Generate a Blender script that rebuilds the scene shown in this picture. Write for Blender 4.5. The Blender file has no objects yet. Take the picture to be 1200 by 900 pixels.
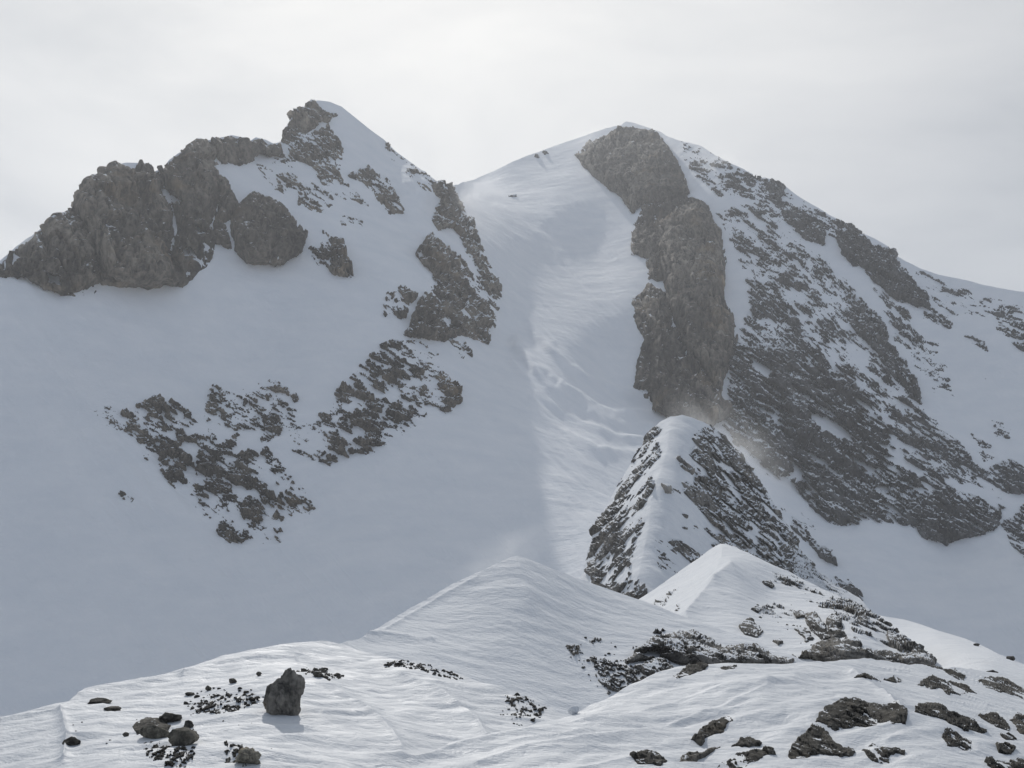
import bpy, bmesh, math, time
import numpy as np
from mathutils import Vector
T0 = time.time()
rng = np.random.default_rng(7)
# ------------------------------------------------------------------ camera numbers
W, H, F = 1200.0, 900.0, 1448.0
PITCH = math.radians(11.7)
CP, SP = math.cos(PITCH), math.sin(PITCH)
def world(x, y, D):
    """point seen at photo position x,y, at forward distance D metres"""
    a = x - W/2; b = H/2 - y
    fy = F*CP - b*SP; fz = F*SP + b*CP
    return np.stack([a*D/fy, D + 0*a, fz*D/fy], -1)
# ------------------------------------------------------------------ noise
_p = rng.permutation(256); PERM = np.concatenate([_p, _p, _p]).astype(np.int32)
_g = rng.normal(size=(256, 3)); GRAD = (_g/np.linalg.norm(_g, axis=1, keepdims=True)).astype(np.float32)
def perlin(x, y, z):
    x = np.asarray(x, np.float32); y = np.asarray(y, np.float32); z = np.asarray(z, np.float32)
    x, y, z = np.broadcast_arrays(x, y, z)
    xi = np.floor(x).astype(np.int32); yi = np.floor(y).astype(np.int32); zi = np.floor(z).astype(np.int32)
    xf = x-xi; yf = y-yi; zf = z-zi
    u = xf*xf*xf*(xf*(xf*6-15)+10); v = yf*yf*yf*(yf*(yf*6-15)+10); w = zf*zf*zf*(zf*(zf*6-15)+10)
    xi &= 255; yi &= 255; zi &= 255
    def c(dx, dy, dz):
        g = GRAD[PERM[PERM[PERM[xi+dx]+yi+dy]+zi+dz] & 255]
        return g[..., 0]*(xf-dx)+g[..., 1]*(yf-dy)+g[..., 2]*(zf-dz)
    def l(a, b, t): return a+(b-a)*t
    r = l(l(l(c(0,0,0), c(1,0,0), u), l(c(0,1,0), c(1,1,0), u), v),
          l(l(c(0,0,1), c(1,0,1), u), l(c(0,1,1), c(1,1,1), u), v), w)
    return r*1.5
def fbm(x, y, z, oct=4, gain=.5, seed=0.):
    s = 0; a = 1.; n = 0
    for k in range(oct):
        f = 2.03**k
        s = s + a*perlin(x*f+seed+k*17.3, y*f+seed*1.7+k*9.1, z*f-seed+k*5.7); n += a; a *= gain
    return s/n
def ridged(x, y, z, oct=3, gain=.5, seed=0.):
    s = 0; a = 1.; n = 0
    for k in range(oct):
        f = 2.1**k
        s = s + a*(1-2*np.abs(perlin(x*f+seed+k*11.3, y*f+seed*1.3+k*7.1, z*f-seed+k*3.7))); n += a; a *= gain
    return s/n
_c = rng.random((4096, 5)).astype(np.float32)
def facets(u, v, seed=0):
    """broken planes: nearest cell of a jittered grid, each with its own tilt; returns height, edge closeness, cell value"""
    u = np.asarray(u, np.float32); v = np.asarray(v, np.float32)
    iu = np.floor(u).astype(np.int64); iv = np.floor(v).astype(np.int64)
    b1 = np.full(u.shape, 9., np.float32); b2 = b1.copy(); h = np.zeros(u.shape, np.float32); cv = h.copy()
    for du in (-1, 0, 1):
        for dv in (-1, 0, 1):
            k = (((iu+du)*7349+(iv+dv)*9151+int(seed*131)) % 4096); c = _c[k]
            ex = u-(iu+du)-c[..., 0]; ey = v-(iv+dv)-c[..., 1]; d = ex*ex+ey*ey
            hh = (c[..., 2]-.5)*2*ex+(c[..., 3]-.5)*2*ey+(c[..., 4]-.5)*.5
            nearer = d < b1; b2 = np.where(nearer, b1, np.minimum(b2, d)); h = np.where(nearer, hh, h); cv = np.where(nearer, c[..., 4], cv); b1 = np.where(nearer, d, b1)
    return h, np.sqrt(b2)-np.sqrt(b1), cv
def sst(a, b, x):
    t = np.clip((x-a)/(b-a), 0, 1); return t*t*(3-2*t)
# ------------------------------------------------------------------ 2-D helpers
def seg_dist(px, py, pts, closed=False):
    d = np.full(px.shape, 1e9, np.float32); n = len(pts); m = n if closed else n-1
    for i in range(m):
        x0, y0 = pts[i]; x1, y1 = pts[(i+1) % n]
        ex, ey = x1-x0, y1-y0; L = ex*ex+ey*ey+1e-9
        t = np.clip(((px-x0)*ex+(py-y0)*ey)/L, 0, 1)
        d = np.minimum(d, (px-x0-t*ex)**2+(py-y0-t*ey)**2)
    return np.sqrt(d)
def poly_sd(px, py, pts):
    """signed distance, positive inside"""
    d = seg_dist(px, py, pts, True); ins = np.zeros(px.shape, bool); n = len(pts)
    for i in range(n):
        x0, y0 = pts[i]; x1, y1 = pts[(i+1) % n]
        if y0 == y1: continue
        c = ((y0 > py) != (y1 > py)) & (px < (x1-x0)*(py-y0)/(y1-y0)+x0)
        ins ^= c
    return np.where(ins, d, -d)
class TPS:
    def __init__(s, pts, smooth=0.):
        P = np.array(pts, float); s.c = P[:, :2]/500.; v = 1000./P[:, 2]; n = len(P)
        A = np.zeros((n+3, n+3)); A[:n, :n] = s.k(s.c[:, None]-s.c[None])+np.eye(n)*smooth
        A[:n, n] = 1; A[:n, n+1:] = s.c; A[n, :n] = 1; A[n+1:, :n] = s.c.T
        s.w = np.linalg.solve(A, np.concatenate([v, np.zeros(3)])); s.lo = P[:, 2].min()*.6; s.hi = P[:, 2].max()*1.25
    def k(s, d):
        r2 = (d**2).sum(-1); return .5*r2*np.log(r2+1e-12)
    def __call__(s, x, y):
        x = np.asarray(x, float); y = np.asarray(y, float); sh = x.shape
        q = np.stack([x.ravel(), y.ravel()], -1)/500.; o = np.empty(len(q))
        for i in range(0, len(q), 60000):
            k = s.k(q[i:i+60000, None]-s.c[None]); o[i:i+60000] = k@s.w[:-3]+s.w[-3]+q[i:i+60000]@s.w[-2:]
        inv = np.clip(o, 1000./s.hi, 1000./s.lo)
        return (1000./inv).reshape(sh)
def normals(P):
    du = np.gradient(P, axis=1); dv = np.gradient(P, axis=0)
    n = np.cross(du, dv); n /= np.linalg.norm(n, axis=-1, keepdims=True)+1e-9
    s = np.sign((n*P).sum(-1)); s[s == 0] = 1
    # the grid runs left-right and top-down: one consistent side faces the viewer
    if (s > 0).mean() > .5: n = -n
    return n
# ------------------------------------------------------------------ mesh objects
col = bpy.context.scene.collection
def tag(o, label=None, cat=None, group=None, kind=None):
    if label: o['label'] = label
    if cat: o['category'] = cat
    if group: o['group'] = group
    if kind: o['kind'] = kind
    return o
def grid_mesh(name, P, N, mat, keep=None, attrs=None, parent=None):
    r, c = P.shape[:2]
    idx = np.arange(r*c).reshape(r, c)
    q = np.stack([idx[:-1, :-1], idx[1:, :-1], idx[1:, 1:], idx[:-1, 1:]], -1)
    if keep is not None: q = q[keep]
    q = q.reshape(-1, 4)
    used = np.zeros(r*c, bool); used[q.ravel()] = True
    remap = np.cumsum(used)-1; q = remap[q]
    V = P.reshape(-1, 3)[used]; NN = N.reshape(-1, 3)[used]
    me = bpy.data.meshes.new(name)
    me.vertices.add(len(V)); me.vertices.foreach_set('co', V.astype(np.float32).ravel())
    me.loops.add(q.size); me.loops.foreach_set('vertex_index', q.astype(np.int32).ravel())
    me.polygons.add(len(q)); me.polygons.foreach_set('loop_start', (np.arange(len(q))*4).astype(np.int32))
    me.polygons.foreach_set('use_smooth', np.ones(len(q), bool))
    me.update(calc_edges=True)
    if attrs:
        for k, a in attrs.items():
            at = me.attributes.new(k, 'FLOAT', 'POINT'); at.data.foreach_set('value', a.ravel()[used].astype(np.float32))
    me.normals_split_custom_set_from_vertices(NN.astype(np.float32))
    me.materials.append(mat)
    o = bpy.data.objects.new(name, me); col.objects.link(o)
    if parent: o.parent = parent
    return o
# ------------------------------------------------------------------ materials
def nt(name):
    m = bpy.data.materials.new(name); m.use_nodes = True; t = m.node_tree
    return m, t, t.nodes['Principled BSDF']
def node(t, typ, **kw):
    n = t.nodes.new(typ)
    for k, v in kw.items():
        if k in n.inputs: n.inputs[k].default_value = v
        else: setattr(n, k, v)
    return n
def ramp(t, fac, stops):
    n = t.nodes.new('ShaderNodeValToRGB'); e = n.color_ramp.elements
    while len(e) < len(stops): e.new(.5)
    for i, (p, c) in enumerate(stops):
        e[i].position = p; e[i].color = (c[0], c[1], c[2], 1) if isinstance(c, tuple) else (c, c, c, 1)
    t.links.new(fac, n.inputs[0]); return n
def noise(t, vec, scale, detail=5, rough=.55, dist=0.):
    n = node(t, 'ShaderNodeTexNoise'); n.inputs['Scale'].default_value = scale; n.inputs['Detail'].default_value = detail
    n.inputs['Roughness'].default_value = rough; n.inputs['Distortion'].default_value = dist
    t.links.new(vec, n.inputs['Vector']); return n
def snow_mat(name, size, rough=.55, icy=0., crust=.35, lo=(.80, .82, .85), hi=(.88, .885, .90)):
    """size = metres of the smallest drift ripples"""
    m, t, b = nt(name)
    g = node(t, 'ShaderNodeNewGeometry')
    mp = node(t, 'ShaderNodeMapping'); mp.inputs['Scale'].default_value = (1, 1.6, 1.6); t.links.new(g.outputs['Position'], mp.inputs['Vector'])
    n1 = noise(t, mp.outputs[0], .25/size, 6, .6)
    n2 = noise(t, mp.outputs[0], 3./size, 4, .6)
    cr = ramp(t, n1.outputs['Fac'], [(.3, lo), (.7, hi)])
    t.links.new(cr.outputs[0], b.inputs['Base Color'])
    mx = node(t, 'ShaderNodeMath', operation='MULTIPLY_ADD'); t.links.new(n2.outputs['Fac'], mx.inputs[0]); mx.inputs[1].default_value = .15
    t.links.new(n1.outputs['Fac'], mx.inputs[2])
    bp = node(t, 'ShaderNodeBump'); bp.inputs['Strength'].default_value = .7; bp.inputs['Distance'].default_value = size*crust
    t.links.new(mx.outputs[0], bp.inputs['Height']); t.links.new(bp.outputs[0], b.inputs['Normal'])
    rr = ramp(t, n1.outputs['Fac'], [(.35, rough-icy), (.6, rough)])
    t.links.new(rr.outputs[0], b.inputs['Roughness'])
    b.inputs['Specular IOR Level'].default_value = .25
    return m
def rock_mat(name, size, lo, hi, ochre=.25, snow=1.):
    """size = metres of the block texture; snow lies where the attribute 'dust' says the ledge is flat enough"""
    m, t, b = nt(name)
    g = node(t, 'ShaderNodeNewGeometry')
    n1 = noise(t, g.outputs['Position'], .12/size, 6, .62)
    n2 = noise(t, g.outputs['Position'], 1.3/size, 6, .68)
    mp = node(t, 'ShaderNodeMapping'); mp.inputs['Scale'].default_value = (1.6, 1.6, .25); t.links.new(g.outputs['Position'], mp.inputs['Vector'])
    n3 = noise(t, mp.outputs[0], .5/size, 5, .6)
    mixf = node(t, 'ShaderNodeMath', operation='MULTIPLY_ADD'); t.links.new(n2.outputs['Fac'], mixf.inputs[0]); mixf.inputs[1].default_value = .6
    t.links.new(n3.outputs['Fac'], mixf.inputs[2])
    c1 = ramp(t, mixf.outputs[0], [(.62, lo), (.92, hi)])
    oc = ramp(t, n1.outputs['Fac'], [(.55, 0.), (.72, 1.)])
    om = node(t, 'ShaderNodeMath', operation='MULTIPLY'); t.links.new(oc.outputs[0], om.inputs[0]); om.inputs[1].default_value = ochre
    mc = node(t, 'ShaderNodeMix', data_type='RGBA'); t.links.new(om.outputs[0], mc.inputs['Factor']); t.links.new(c1.outputs[0], mc.inputs['A'])
    mc.inputs['B'].default_value = (hi[0]*1.25, hi[1]*1.0, hi[2]*.68, 1)
    n0 = noise(t, g.outputs['Position'], .04/size, 4, .6, .5); r0 = ramp(t, n0.outputs['Fac'], [(.36, .62), (.64, 1.35)])
    mv = node(t, 'ShaderNodeMix', data_type='RGBA', blend_type='MULTIPLY'); mv.inputs['Factor'].default_value = 1
    t.links.new(mc.outputs['Result'], mv.inputs['A']); t.links.new(r0.outputs[0], mv.inputs['B']); mc = mv
    ta = node(t, 'ShaderNodeAttribute', attribute_name='tone'); tr = ramp(t, ta.outputs['Fac'], [(.2, .5), (.8, 1.65)])
    mw = node(t, 'ShaderNodeMix', data_type='RGBA', blend_type='MULTIPLY'); mw.inputs['Factor'].default_value = 1
    t.links.new(mc.outputs['Result'], mw.inputs['A']); t.links.new(tr.outputs[0], mw.inputs['B']); mc = mw
    at = node(t, 'ShaderNodeAttribute', attribute_name='dust')
    ns = noise(t, g.outputs['Position'], 1.1/size, 5, .7)
    ad = node(t, 'ShaderNodeMath', operation='MULTIPLY_ADD'); t.links.new(ns.outputs['Fac'], ad.inputs[0]); ad.inputs[1].default_value = .9*snow
    t.links.new(at.outputs['Fac'], ad.inputs[2])
    sf = ramp(t, ad.outputs[0], [(.90, 0.), (1.0, 1.)])
    mm = node(t, 'ShaderNodeMix', data_type='RGBA'); t.links.new(sf.outputs[0], mm.inputs['Factor']); t.links.new(mc.outputs['Result'], mm.inputs['A'])
    mm.inputs['B'].default_value = (.80, .82, .85, 1)
    t.links.new(mm.outputs['Result'], b.inputs['Base Color'])
    bp = node(t, 'ShaderNodeBump'); bp.inputs['Strength'].default_value = .8; bp.inputs['Distance'].default_value = size*.5
    t.links.new(n2.outputs['Fac'], bp.inputs['Height']); t.links.new(bp.outputs[0], b.inputs['Normal'])
    b.inputs['Roughness'].default_value = .9; b.inputs['Specular IOR Level'].default_value = .2
    return m
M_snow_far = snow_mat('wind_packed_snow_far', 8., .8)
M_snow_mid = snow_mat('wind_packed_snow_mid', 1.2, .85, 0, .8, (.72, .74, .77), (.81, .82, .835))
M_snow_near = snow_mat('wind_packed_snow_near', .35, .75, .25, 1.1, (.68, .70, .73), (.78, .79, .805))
M_rock_far = rock_mat('grey_limestone', 6., (.023, .020, .018), (.175, .150, .120), .6)
M_rock_dark = rock_mat('dark_limestone', 6., (.010, .0115, .015), (.095, .093, .093), .3)
M_rock_mid = rock_mat('knoll_limestone', 2., (.03, .028, .026), (.17, .16, .145), .3)
M_rock_near = rock_mat('frost_shattered_rock', .25, (.014, .013, .012), (.085, .079, .068), .3, .8)
# ------------------------------------------------------------------ terrain layers
class Layer:
    def __init__(s, sky, ctrl, yb, xr, step=2., back=None, bslope=.75, disp=None, spike=None):
        s.sx = np.array([p[0] for p in sky], float); s.sy = np.array([p[1] for p in sky], float)
        s.tps = TPS(ctrl); s.step = step; s.yb = yb; s.x0, s.x1 = xr; s.bslope = bslope
        s.disp = disp; s.back = back
        s.xs = np.arange(s.x0, s.x1+step, step)
        sk = s.sky(s.xs); n = int((yb-sk.min())/step)
        s.nb = 16; bo = -np.geomspace(1, 261, s.nb)[::-1]+1          # px beyond the skyline
        bo = bo[:-1]; s.t = np.linspace(0, 1, n)
        yf = sk[None]+(yb-sk[None])*s.t[:, None]
        yy = np.concatenate([sk[None]+bo[:, None], yf], 0)
        xx = np.broadcast_to(s.xs[None], yy.shape).copy()
        s.X, s.Y = xx, yy
        s.P = s.surf(xx, yy); s.N = normals(s.P)
    def sky(s, x):
        return np.interp(x, s.sx, s.sy)
    def base(s, x, y):
        x = np.asarray(x, float); y = np.asarray(y, float); x, y = np.broadcast_arrays(x, y)
        sk = s.sky(x); yc = np.maximum(y, sk); D = s.tps(x, yc); P = world(x, yc, D)
        bk = np.maximum(sk-y, 0); mpp = D/F
        d = bk*mpp*1.3; dirx = P[..., 0]/np.hypot(P[..., 0], P[..., 1]); diry = P[..., 1]/np.hypot(P[..., 0], P[..., 1])
        P[..., 0] += d*dirx; P[..., 1] += d*diry
        P[..., 2] -= s.bslope*d*d/(d+6*mpp)
        return P
    def surf(s, x, y):
        P = s.base(x, y)
        if s.disp is not None: P[..., 2] += s.disp(x, y, P)
        return P
    def build(s, name, mat):
        return grid_mesh(name, s.P, s.N, mat)

def rock_patch(name, L, polys, mat, holes=(), strata=-35., stretch=3.5, amp=.75, step=1., relief=5., nscale=25., k=16.,
               cap=1.3, snow=0., warp=6., parent=None, seed=1., bulgew=14., minD=None, pad=10, backpx=30, saw=1.0, thick=1., rough=1., streak=.45):
    """bedrock standing out of a snow layer. polys: (density, softness px, bulge m, points)"""
    allp = np.array([p for q in polys for p in q[3]], float)
    x0, y0 = allp.min(0)-pad; x1, y1 = allp.max(0)+pad
    xs = np.arange(x0, x1, step); ys = np.arange(y0-backpx*(0), y1, step)
    X, Y = np.meshgrid(xs, ys)
    sk = L.sky(X); P0 = L.surf(X, Y); mpp = P0[..., 1]/F
    f = 1/26.
    wx = X+warp*fbm(X*f, Y*f, 3.1+seed, 4, .6); wy = np.maximum(Y, sk+1)+warp*fbm(X*f, Y*f, 9.7+seed, 4, .6)
    dens = np.zeros(X.shape); bulge = np.zeros(X.shape)
    for (dn, e, bl, pts) in polys:
        sd = poly_sd(wx, wy, pts)
        dens = np.maximum(dens, dn*sst(-e, e, sd)) if dn else dens
        if bl: bulge = np.maximum(bulge, bl*np.sqrt(np.clip(sd/bulgew, 0, 1)))
    for (hv, e, pts) in holes:
        sd = poly_sd(wx, wy, pts); dens *= 1-hv*sst(-e, e, sd)
    dens *= 1-sst(backpx*.5, backpx, sk-Y)
    a = math.radians(strata); ca, sa = math.cos(a), math.sin(a)
    u = P0[..., 0]*ca+P0[..., 2]*sa; v = -P0[..., 0]*sa+P0[..., 2]*ca; w = P0[..., 1]*.6
    n1 = fbm(u/(nscale*stretch*.6), v/(nscale*.6), w/(nscale*2), 5, .62, seed)
    n5 = fbm(u/(nscale*.5), v/(nscale*.25), w/nscale, 3, .6, seed+15)
    n7 = fbm(u/(nscale*1.3), v/(nscale*.11), w/nscale, 3, .6, seed+44)
    s = dens+amp*(1.6*n1+.4*n5+streak*1.3*n7)*sst(.04, .4, dens)-.5
    n2 = fbm(u/(nscale*stretch*.35), v/(nscale*.35), w/nscale, 5, .6, seed+5)
    n3 = ridged(u/(nscale*.9), v/(nscale*.55), w/(nscale*.9), 4, .55, seed+8)
    n4 = fbm(u/(nscale*.12), v/(nscale*.08), w/(nscale*.15), 3, .65, seed+3)
    ph = v/(nscale*.30)+1.6*n2+.8*n1; sw = ph-np.floor(ph); sw = np.where(sw < .8, sw/.8, (1-sw)/.2)
    q1 = u/nscale+.5*n2; q2 = v/nscale+.5*n5
    f1, e1, c1 = facets(q1*.9, q2*1.5, seed); f2, e2, c2 = facets(q1*2.6+.3*n4, q2*4.+.3*n4, seed+2); f3, e3, c3 = facets(q1*7., q2*11., seed+4)
    nb = fbm(u/(nscale*3.2), v/(nscale*2.2), w/(nscale*3), 3, .5, seed+33)
    n6 = fbm(u/(nscale*1.1), v/(nscale*.09), w/nscale, 3, .55, seed+51)
    fc = 2.4*nb+1.5*f1+.5*f2+.15*f3-.3*(1-sst(0, .10, e1))-.12*(1-sst(0, .12, e2))
    cr = np.exp(-np.abs(fbm(u/(nscale*2.2), v/(nscale*.55), w/nscale, 3, .5, seed+61))/.035)+.6*np.exp(-np.abs(fbm(u/(nscale*.8), v/(nscale*.3), w/nscale, 2, .5, seed+67))/.05)
    rel = -.75*relief*cr+relief*rough*(.7*n2+.2*n3+.07*n4+fc+.35*n6+.4*saw*(sw-.5))
    m = sst(0, .22, s)
    h = np.where(s < 0, k*s, 0)*thick+m*(cap+bulge*.0+rel*(.5+.5*sst(.1, .6, s)))
    Nb = normals(P0)
    tone = .5+.42*(c1-.5)+.25*(c2-.5)+.35*n6+.25*nb
    V = P0/np.linalg.norm(P0, axis=-1, keepdims=True)
    dirn = Nb*.6-V*.4; dirn /= np.linalg.norm(dirn, axis=-1, keepdims=True)
    P = P0+dirn*h[..., None]-V*(bulge*m)[..., None]
    N = normals(P)
    keep = (s > -.12)&(sk-Y < backpx)
    kq = keep[:-1, :-1]|keep[1:, :-1]|keep[1:, 1:]|keep[:-1, 1:]
    nzb = np.clip(Nb[..., 2], 0, 1)
    dust = (N[..., 2]-.60)*1.3+.36+snow+.3*n2+streak*n6+.06*n4-.12*sst(.2, .6, s)
    return grid_mesh(name, P, N, mat, kq, {'dust': np.clip(dust, -1, 1), 'tone': np.clip(tone, 0, 1)}, parent)

# ================================================================== THE MOUNTAINS
MSKY = [(-300,400),(-200,355),(-60,322),(0,305),(20,288),(48,268),(60,262),(88,242),(92,226),(105,212),(122,199),(135,192),(150,190),(165,191),(176,191),(180,201),
        (192,197),(197,188),(208,180),(225,172),(232,167),(250,163),(270,158),(284,160),(290,166),(300,161),(312,164),(320,168),(329,167),(335,150),(342,138),(355,129),(364,122),(372,117),
        (385,118),(400,124),(415,136),(435,152),(450,163),(465,178),(485,192),(500,203),(515,214),(519,211),(523,218),(531,218),(540,216),(556,210),(580,200),(600,190),(620,182),(630,179),(650,171),(670,164),
        (690,157),(710,150),(728,146),(733,142),(742,143),(760,149),(775,155),(783,161),(800,166),(820,171),(838,181),(850,188),(870,197),(880,203),(888,209),(896,207),(906,210),(920,218),(930,226),
        (945,236),(957,243),(970,251),(985,258),(1000,264),(1008,272),(1018,276),(1025,279),(1040,288),(1050,300),(1062,306),(1080,316),(1100,323),(1125,327),(1150,334),(1175,339),(1200,343),(1300,365),(1450,420)]
MCTRL = [(-300,400,820),(-300,650,660),(-300,860,560),(0,305,880),(0,330,860),(-120,345,850),(0,450,790),(0,600,710),(0,750,640),(0,860,590),
   (90,235,960),(150,190,1030),(180,340,910),(250,163,1120),(300,300,990),(330,167,1220),(372,118,1270),(420,140,1290),(370,220,1120),(390,330,990),
   (250,300,975),(150,400,860),(300,400,910),(150,550,750),(300,550,780),(430,420,900),(440,300,1040),(470,190,1290),(520,216,1310),(470,260,1150),
   (500,300,1090),(515,235,1265),(560,280,1290),(588,355,1175),(548,400,1010),(600,400,1105),(480,480,855),(560,480,885),(420,560,770),(300,650,710),(150,700,670),(300,800,620),(150,850,585),
   (450,700,650),(450,850,570),(560,600,745),(600,700,650),(610,500,880),(640,600,745),(650,680,665),
   (542,216,1745),(560,232,1660),(590,196,1900),(600,262,1530),(612,300,1402),(608,350,1238),(640,176,1980),(650,240,1650),(700,200,1790),(735,146,2000),(650,320,1395),(700,300,1475),(735,350,1300),
   (625,420,1067),(660,410,1120),(710,420,1170),(740,440,1150),(650,465,985),(700,470,1060),(740,480,1100),(760,500,1080),(660,500,925),(705,510,945),(760,560,900),
   (680,560,812),(680,600,750),(690,640,695),(735,640,700),(700,700,632),(700,760,573),
   (800,200,1660),(800,330,1350),(800,480,1110),(860,195,1580),(870,300,1390),(880,450,1160),(880,540,1030),(950,240,1460),(940,350,1290),(950,480,1130),(950,590,1010),
   (1010,272,1390),(1020,400,1230),(1020,520,1100),(1000,620,980),(1070,310,1360),(1090,400,1240),(1100,500,1110),(1100,600,1010),(1110,640,985),
   (1200,343,1290),(1200,430,1190),(1200,540,1070),(1200,650,950),(1000,660,930),(1100,720,880),(1200,760,830),(1000,760,820),(1100,860,740),(900,680,870),(850,760,700),
   (1400,400,1250),(1400,550,1060),(1400,700,880),(1300,860,700)]
# wind-rolled snow in the couloir: (points, half width px, height m)
ROLLS = [([(600,352),(620,380),(648,412),(690,446),(725,460),(765,466)], 5, 4.),
         ([(603,400),(630,432),(660,458),(700,482),(740,490),(768,486)], 8, 7.),
         ([(604,410),(640,455),(680,484),(730,500),(765,502)], 4, 3.), ([(600,425),(640,470),(680,497),(730,514),(765,516)], 4, 3.),
         ([(625,470),(668,510),(700,530),(750,535)], 5, 2.5),
         ([(546,220),(575,241),(605,258),(635,280),(652,300)], 7, 3.5), ([(544,228),(565,250),(590,268),(622,286)], 4, 2.),
         ([(542,216),(575,226),(605,242),(632,266)], 4, 2.), ([(550,236),(568,262),(600,282)], 4, 1.6),
         ([(556,290),(575,335),(600,378)], 4, 2.5), ([(560,280),(590,330),(622,372),(650,400)], 3, 1.5)]
def mdisp(x, y, P):
    X, Yw, Z = P[..., 0], P[..., 1], P[..., 2]
    d = 3.2*fbm(X/120., Yw/120., Z/200., 3, .5, 2.)
    for pts, w, a in ROLLS:
        q = np.array(pts, float); bb = (q[:, 0].min()-5*w, q[:, 0].max()+5*w, q[:, 1].min()-5*w, q[:, 1].max()+5*w)
        msk = (x > bb[0])&(x < bb[1])&(y > bb[2])&(y < bb[3])
        if not msk.any(): continue
        dd = seg_dist(x[msk], y[msk], pts)
        nn = fbm(x[msk]/38., y[msk]/38., 0, 3, .5, a)
        d[msk] += a*np.exp(-(dd/w)**2)*(.8+.9*nn)
    cz = sst(0, 40, poly_sd(x, y, [(540,215),(735,150),(770,500),(700,660),(600,560),(560,300)])) if x.size > 10 else 0
    a = math.radians(42); u = x*math.cos(a)+y*math.sin(a); v = -x*math.sin(a)+y*math.cos(a)
    a2 = math.radians(50); u2 = x*math.cos(a2)+y*math.sin(a2); v2 = -x*math.sin(a2)+y*math.cos(a2)
    d += 1.5*(1-cz)*fbm(u2/110., v2/11., 0, 3, .55, 7.)*(.4+.6*sst(-.3, .4, fbm(x/160., y/160., 0, 2, .5, 17.)))
    d += cz*1.8*fbm(u/70., v/7., 0, 3, .55, 4.)
    return d
LM = Layer(MSKY, MCTRL, 880, (-300, 1440), 2., bslope=.8, disp=mdisp)
split = [(530,-50),(532,222),(556,262),(575,300),(592,345),(585,420),(575,520),(640,640),(700,760),(740,880)]
sx = np.interp(LM.Y, [p[1] for p in split], [p[0] for p in split])
left = LM.X < sx; lq = left[:-1, :-1]
def mountain(name, keep, label):
    o = grid_mesh(name, LM.P, LM.N, M_snow_far, keep)
    return tag(o, label, 'mountain', kind='structure')
LEFT = mountain('left_mountain', lq, 'snow covered mountain with a pointed left summit above a wide shaded snow slope')
RIGHT = mountain('right_mountain', ~lq, 'higher rounded right mountain with a steep snow couloir and dark rock wall')
print('mountain', time.time()-T0)
# left mountain rock
rock_patch('rock_cliff', LM, [(1.2, 4, 0, [(-40,318),(0,304),(40,272),(88,240),(90,222),(120,197),(145,186),(178,186),(182,199),(205,178),(240,163),(275,155),(300,160),(328,166),(331,184),(305,182),
      (308,192),(292,192),(262,190),(252,199),(268,214),(280,238),(300,224),(330,238),(345,258),(362,272),(355,296),(330,310),(288,308),(274,292),(252,284),(245,312),(215,337),(180,338),(118,336),(108,346),(70,346),(30,326),(-10,316)]),
      (1.2, 4, 34, [(85,246),(90,222),(120,197),(145,186),(178,186),(186,205),(200,235),(205,270),(196,300),(212,336),(160,338),(125,330),(112,300),(100,270)]), (1.2, 4, 20, [(-40,318),(0,304),(40,272),(86,244),(98,268),(110,300),(118,332),(70,346),(30,326)]),
      (1.2, 4, 30, [(186,200),(205,180),(240,165),(252,180),(258,205),(255,240),(240,275),(228,300),(214,325),(200,300),(208,268),(202,235)]), (1.2, 4, 24, [(242,164),(275,155),(300,160),(328,166),(331,184),(292,192),(262,190),(250,178)]),
      (1.2, 3, 34, [(275,240),(300,224),(330,238),(345,258),(362,272),(355,296),(330,310),(288,308),(274,290),(270,262)]), (1.2, 3, 16, [(250,200),(268,214),(280,238),(270,262),(272,290),(252,284),(244,270),(256,240)])],
      M_rock_far, holes=[(.75, 4, [(183,214),(205,222),(216,236),(195,240),(186,228)]), (.8, 4, [(248,192),(275,192),(300,200),(312,222),(292,226),(276,216),(260,208)]),
      (.6, 3, [(226,261),(240,258),(243,272),(230,272)]), (.7, 3, [(210,291),(225,288),(230,302),(214,302)]), (.6, 3, [(55,316),(75,322),(72,335),(58,330)]), (.45, 5, [(262,200),(300,178),(330,176),(335,210),(300,218)])],
      strata=-65, stretch=2.4, nscale=44, amp=.6, relief=7, step=1.1, seed=1.3, parent=LEFT, snow=-.14, rough=.7, streak=.25)
rock_patch('summit_rocks', LM, [(1.1, 3, 8, [(328,166),(336,146),(346,132),(368,118),(376,124),(398,136),(386,146),(376,142),(360,156),(338,168)]),
      (.92, 4, 5, [(345,160),(385,148),(405,172),(402,190),(398,200),(415,220),(432,240),(395,230),(378,218),(365,195),(340,185),(335,170)]),
      (.72, 5, 3, [(345,212),(385,218),(394,240),(378,252),(350,242)]), (.88, 3, 4, [(432,195),(450,205),(478,252),(455,250),(434,222),(405,205)]),
      (.7, 4, 1, [(396,245),(425,253),(427,266),(400,264)]), (1.0, 3, 5, [(450,163),(490,190),(520,211),(516,232),(480,208),(455,182)]),
      (.58, 4, 1, [(300,190),(345,175),(350,235),(320,225)])],
      M_rock_far, strata=-48, stretch=2.8, nscale=20, amp=.9, relief=4, step=1.1, seed=2.2, parent=LEFT, snow=.03)
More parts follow.
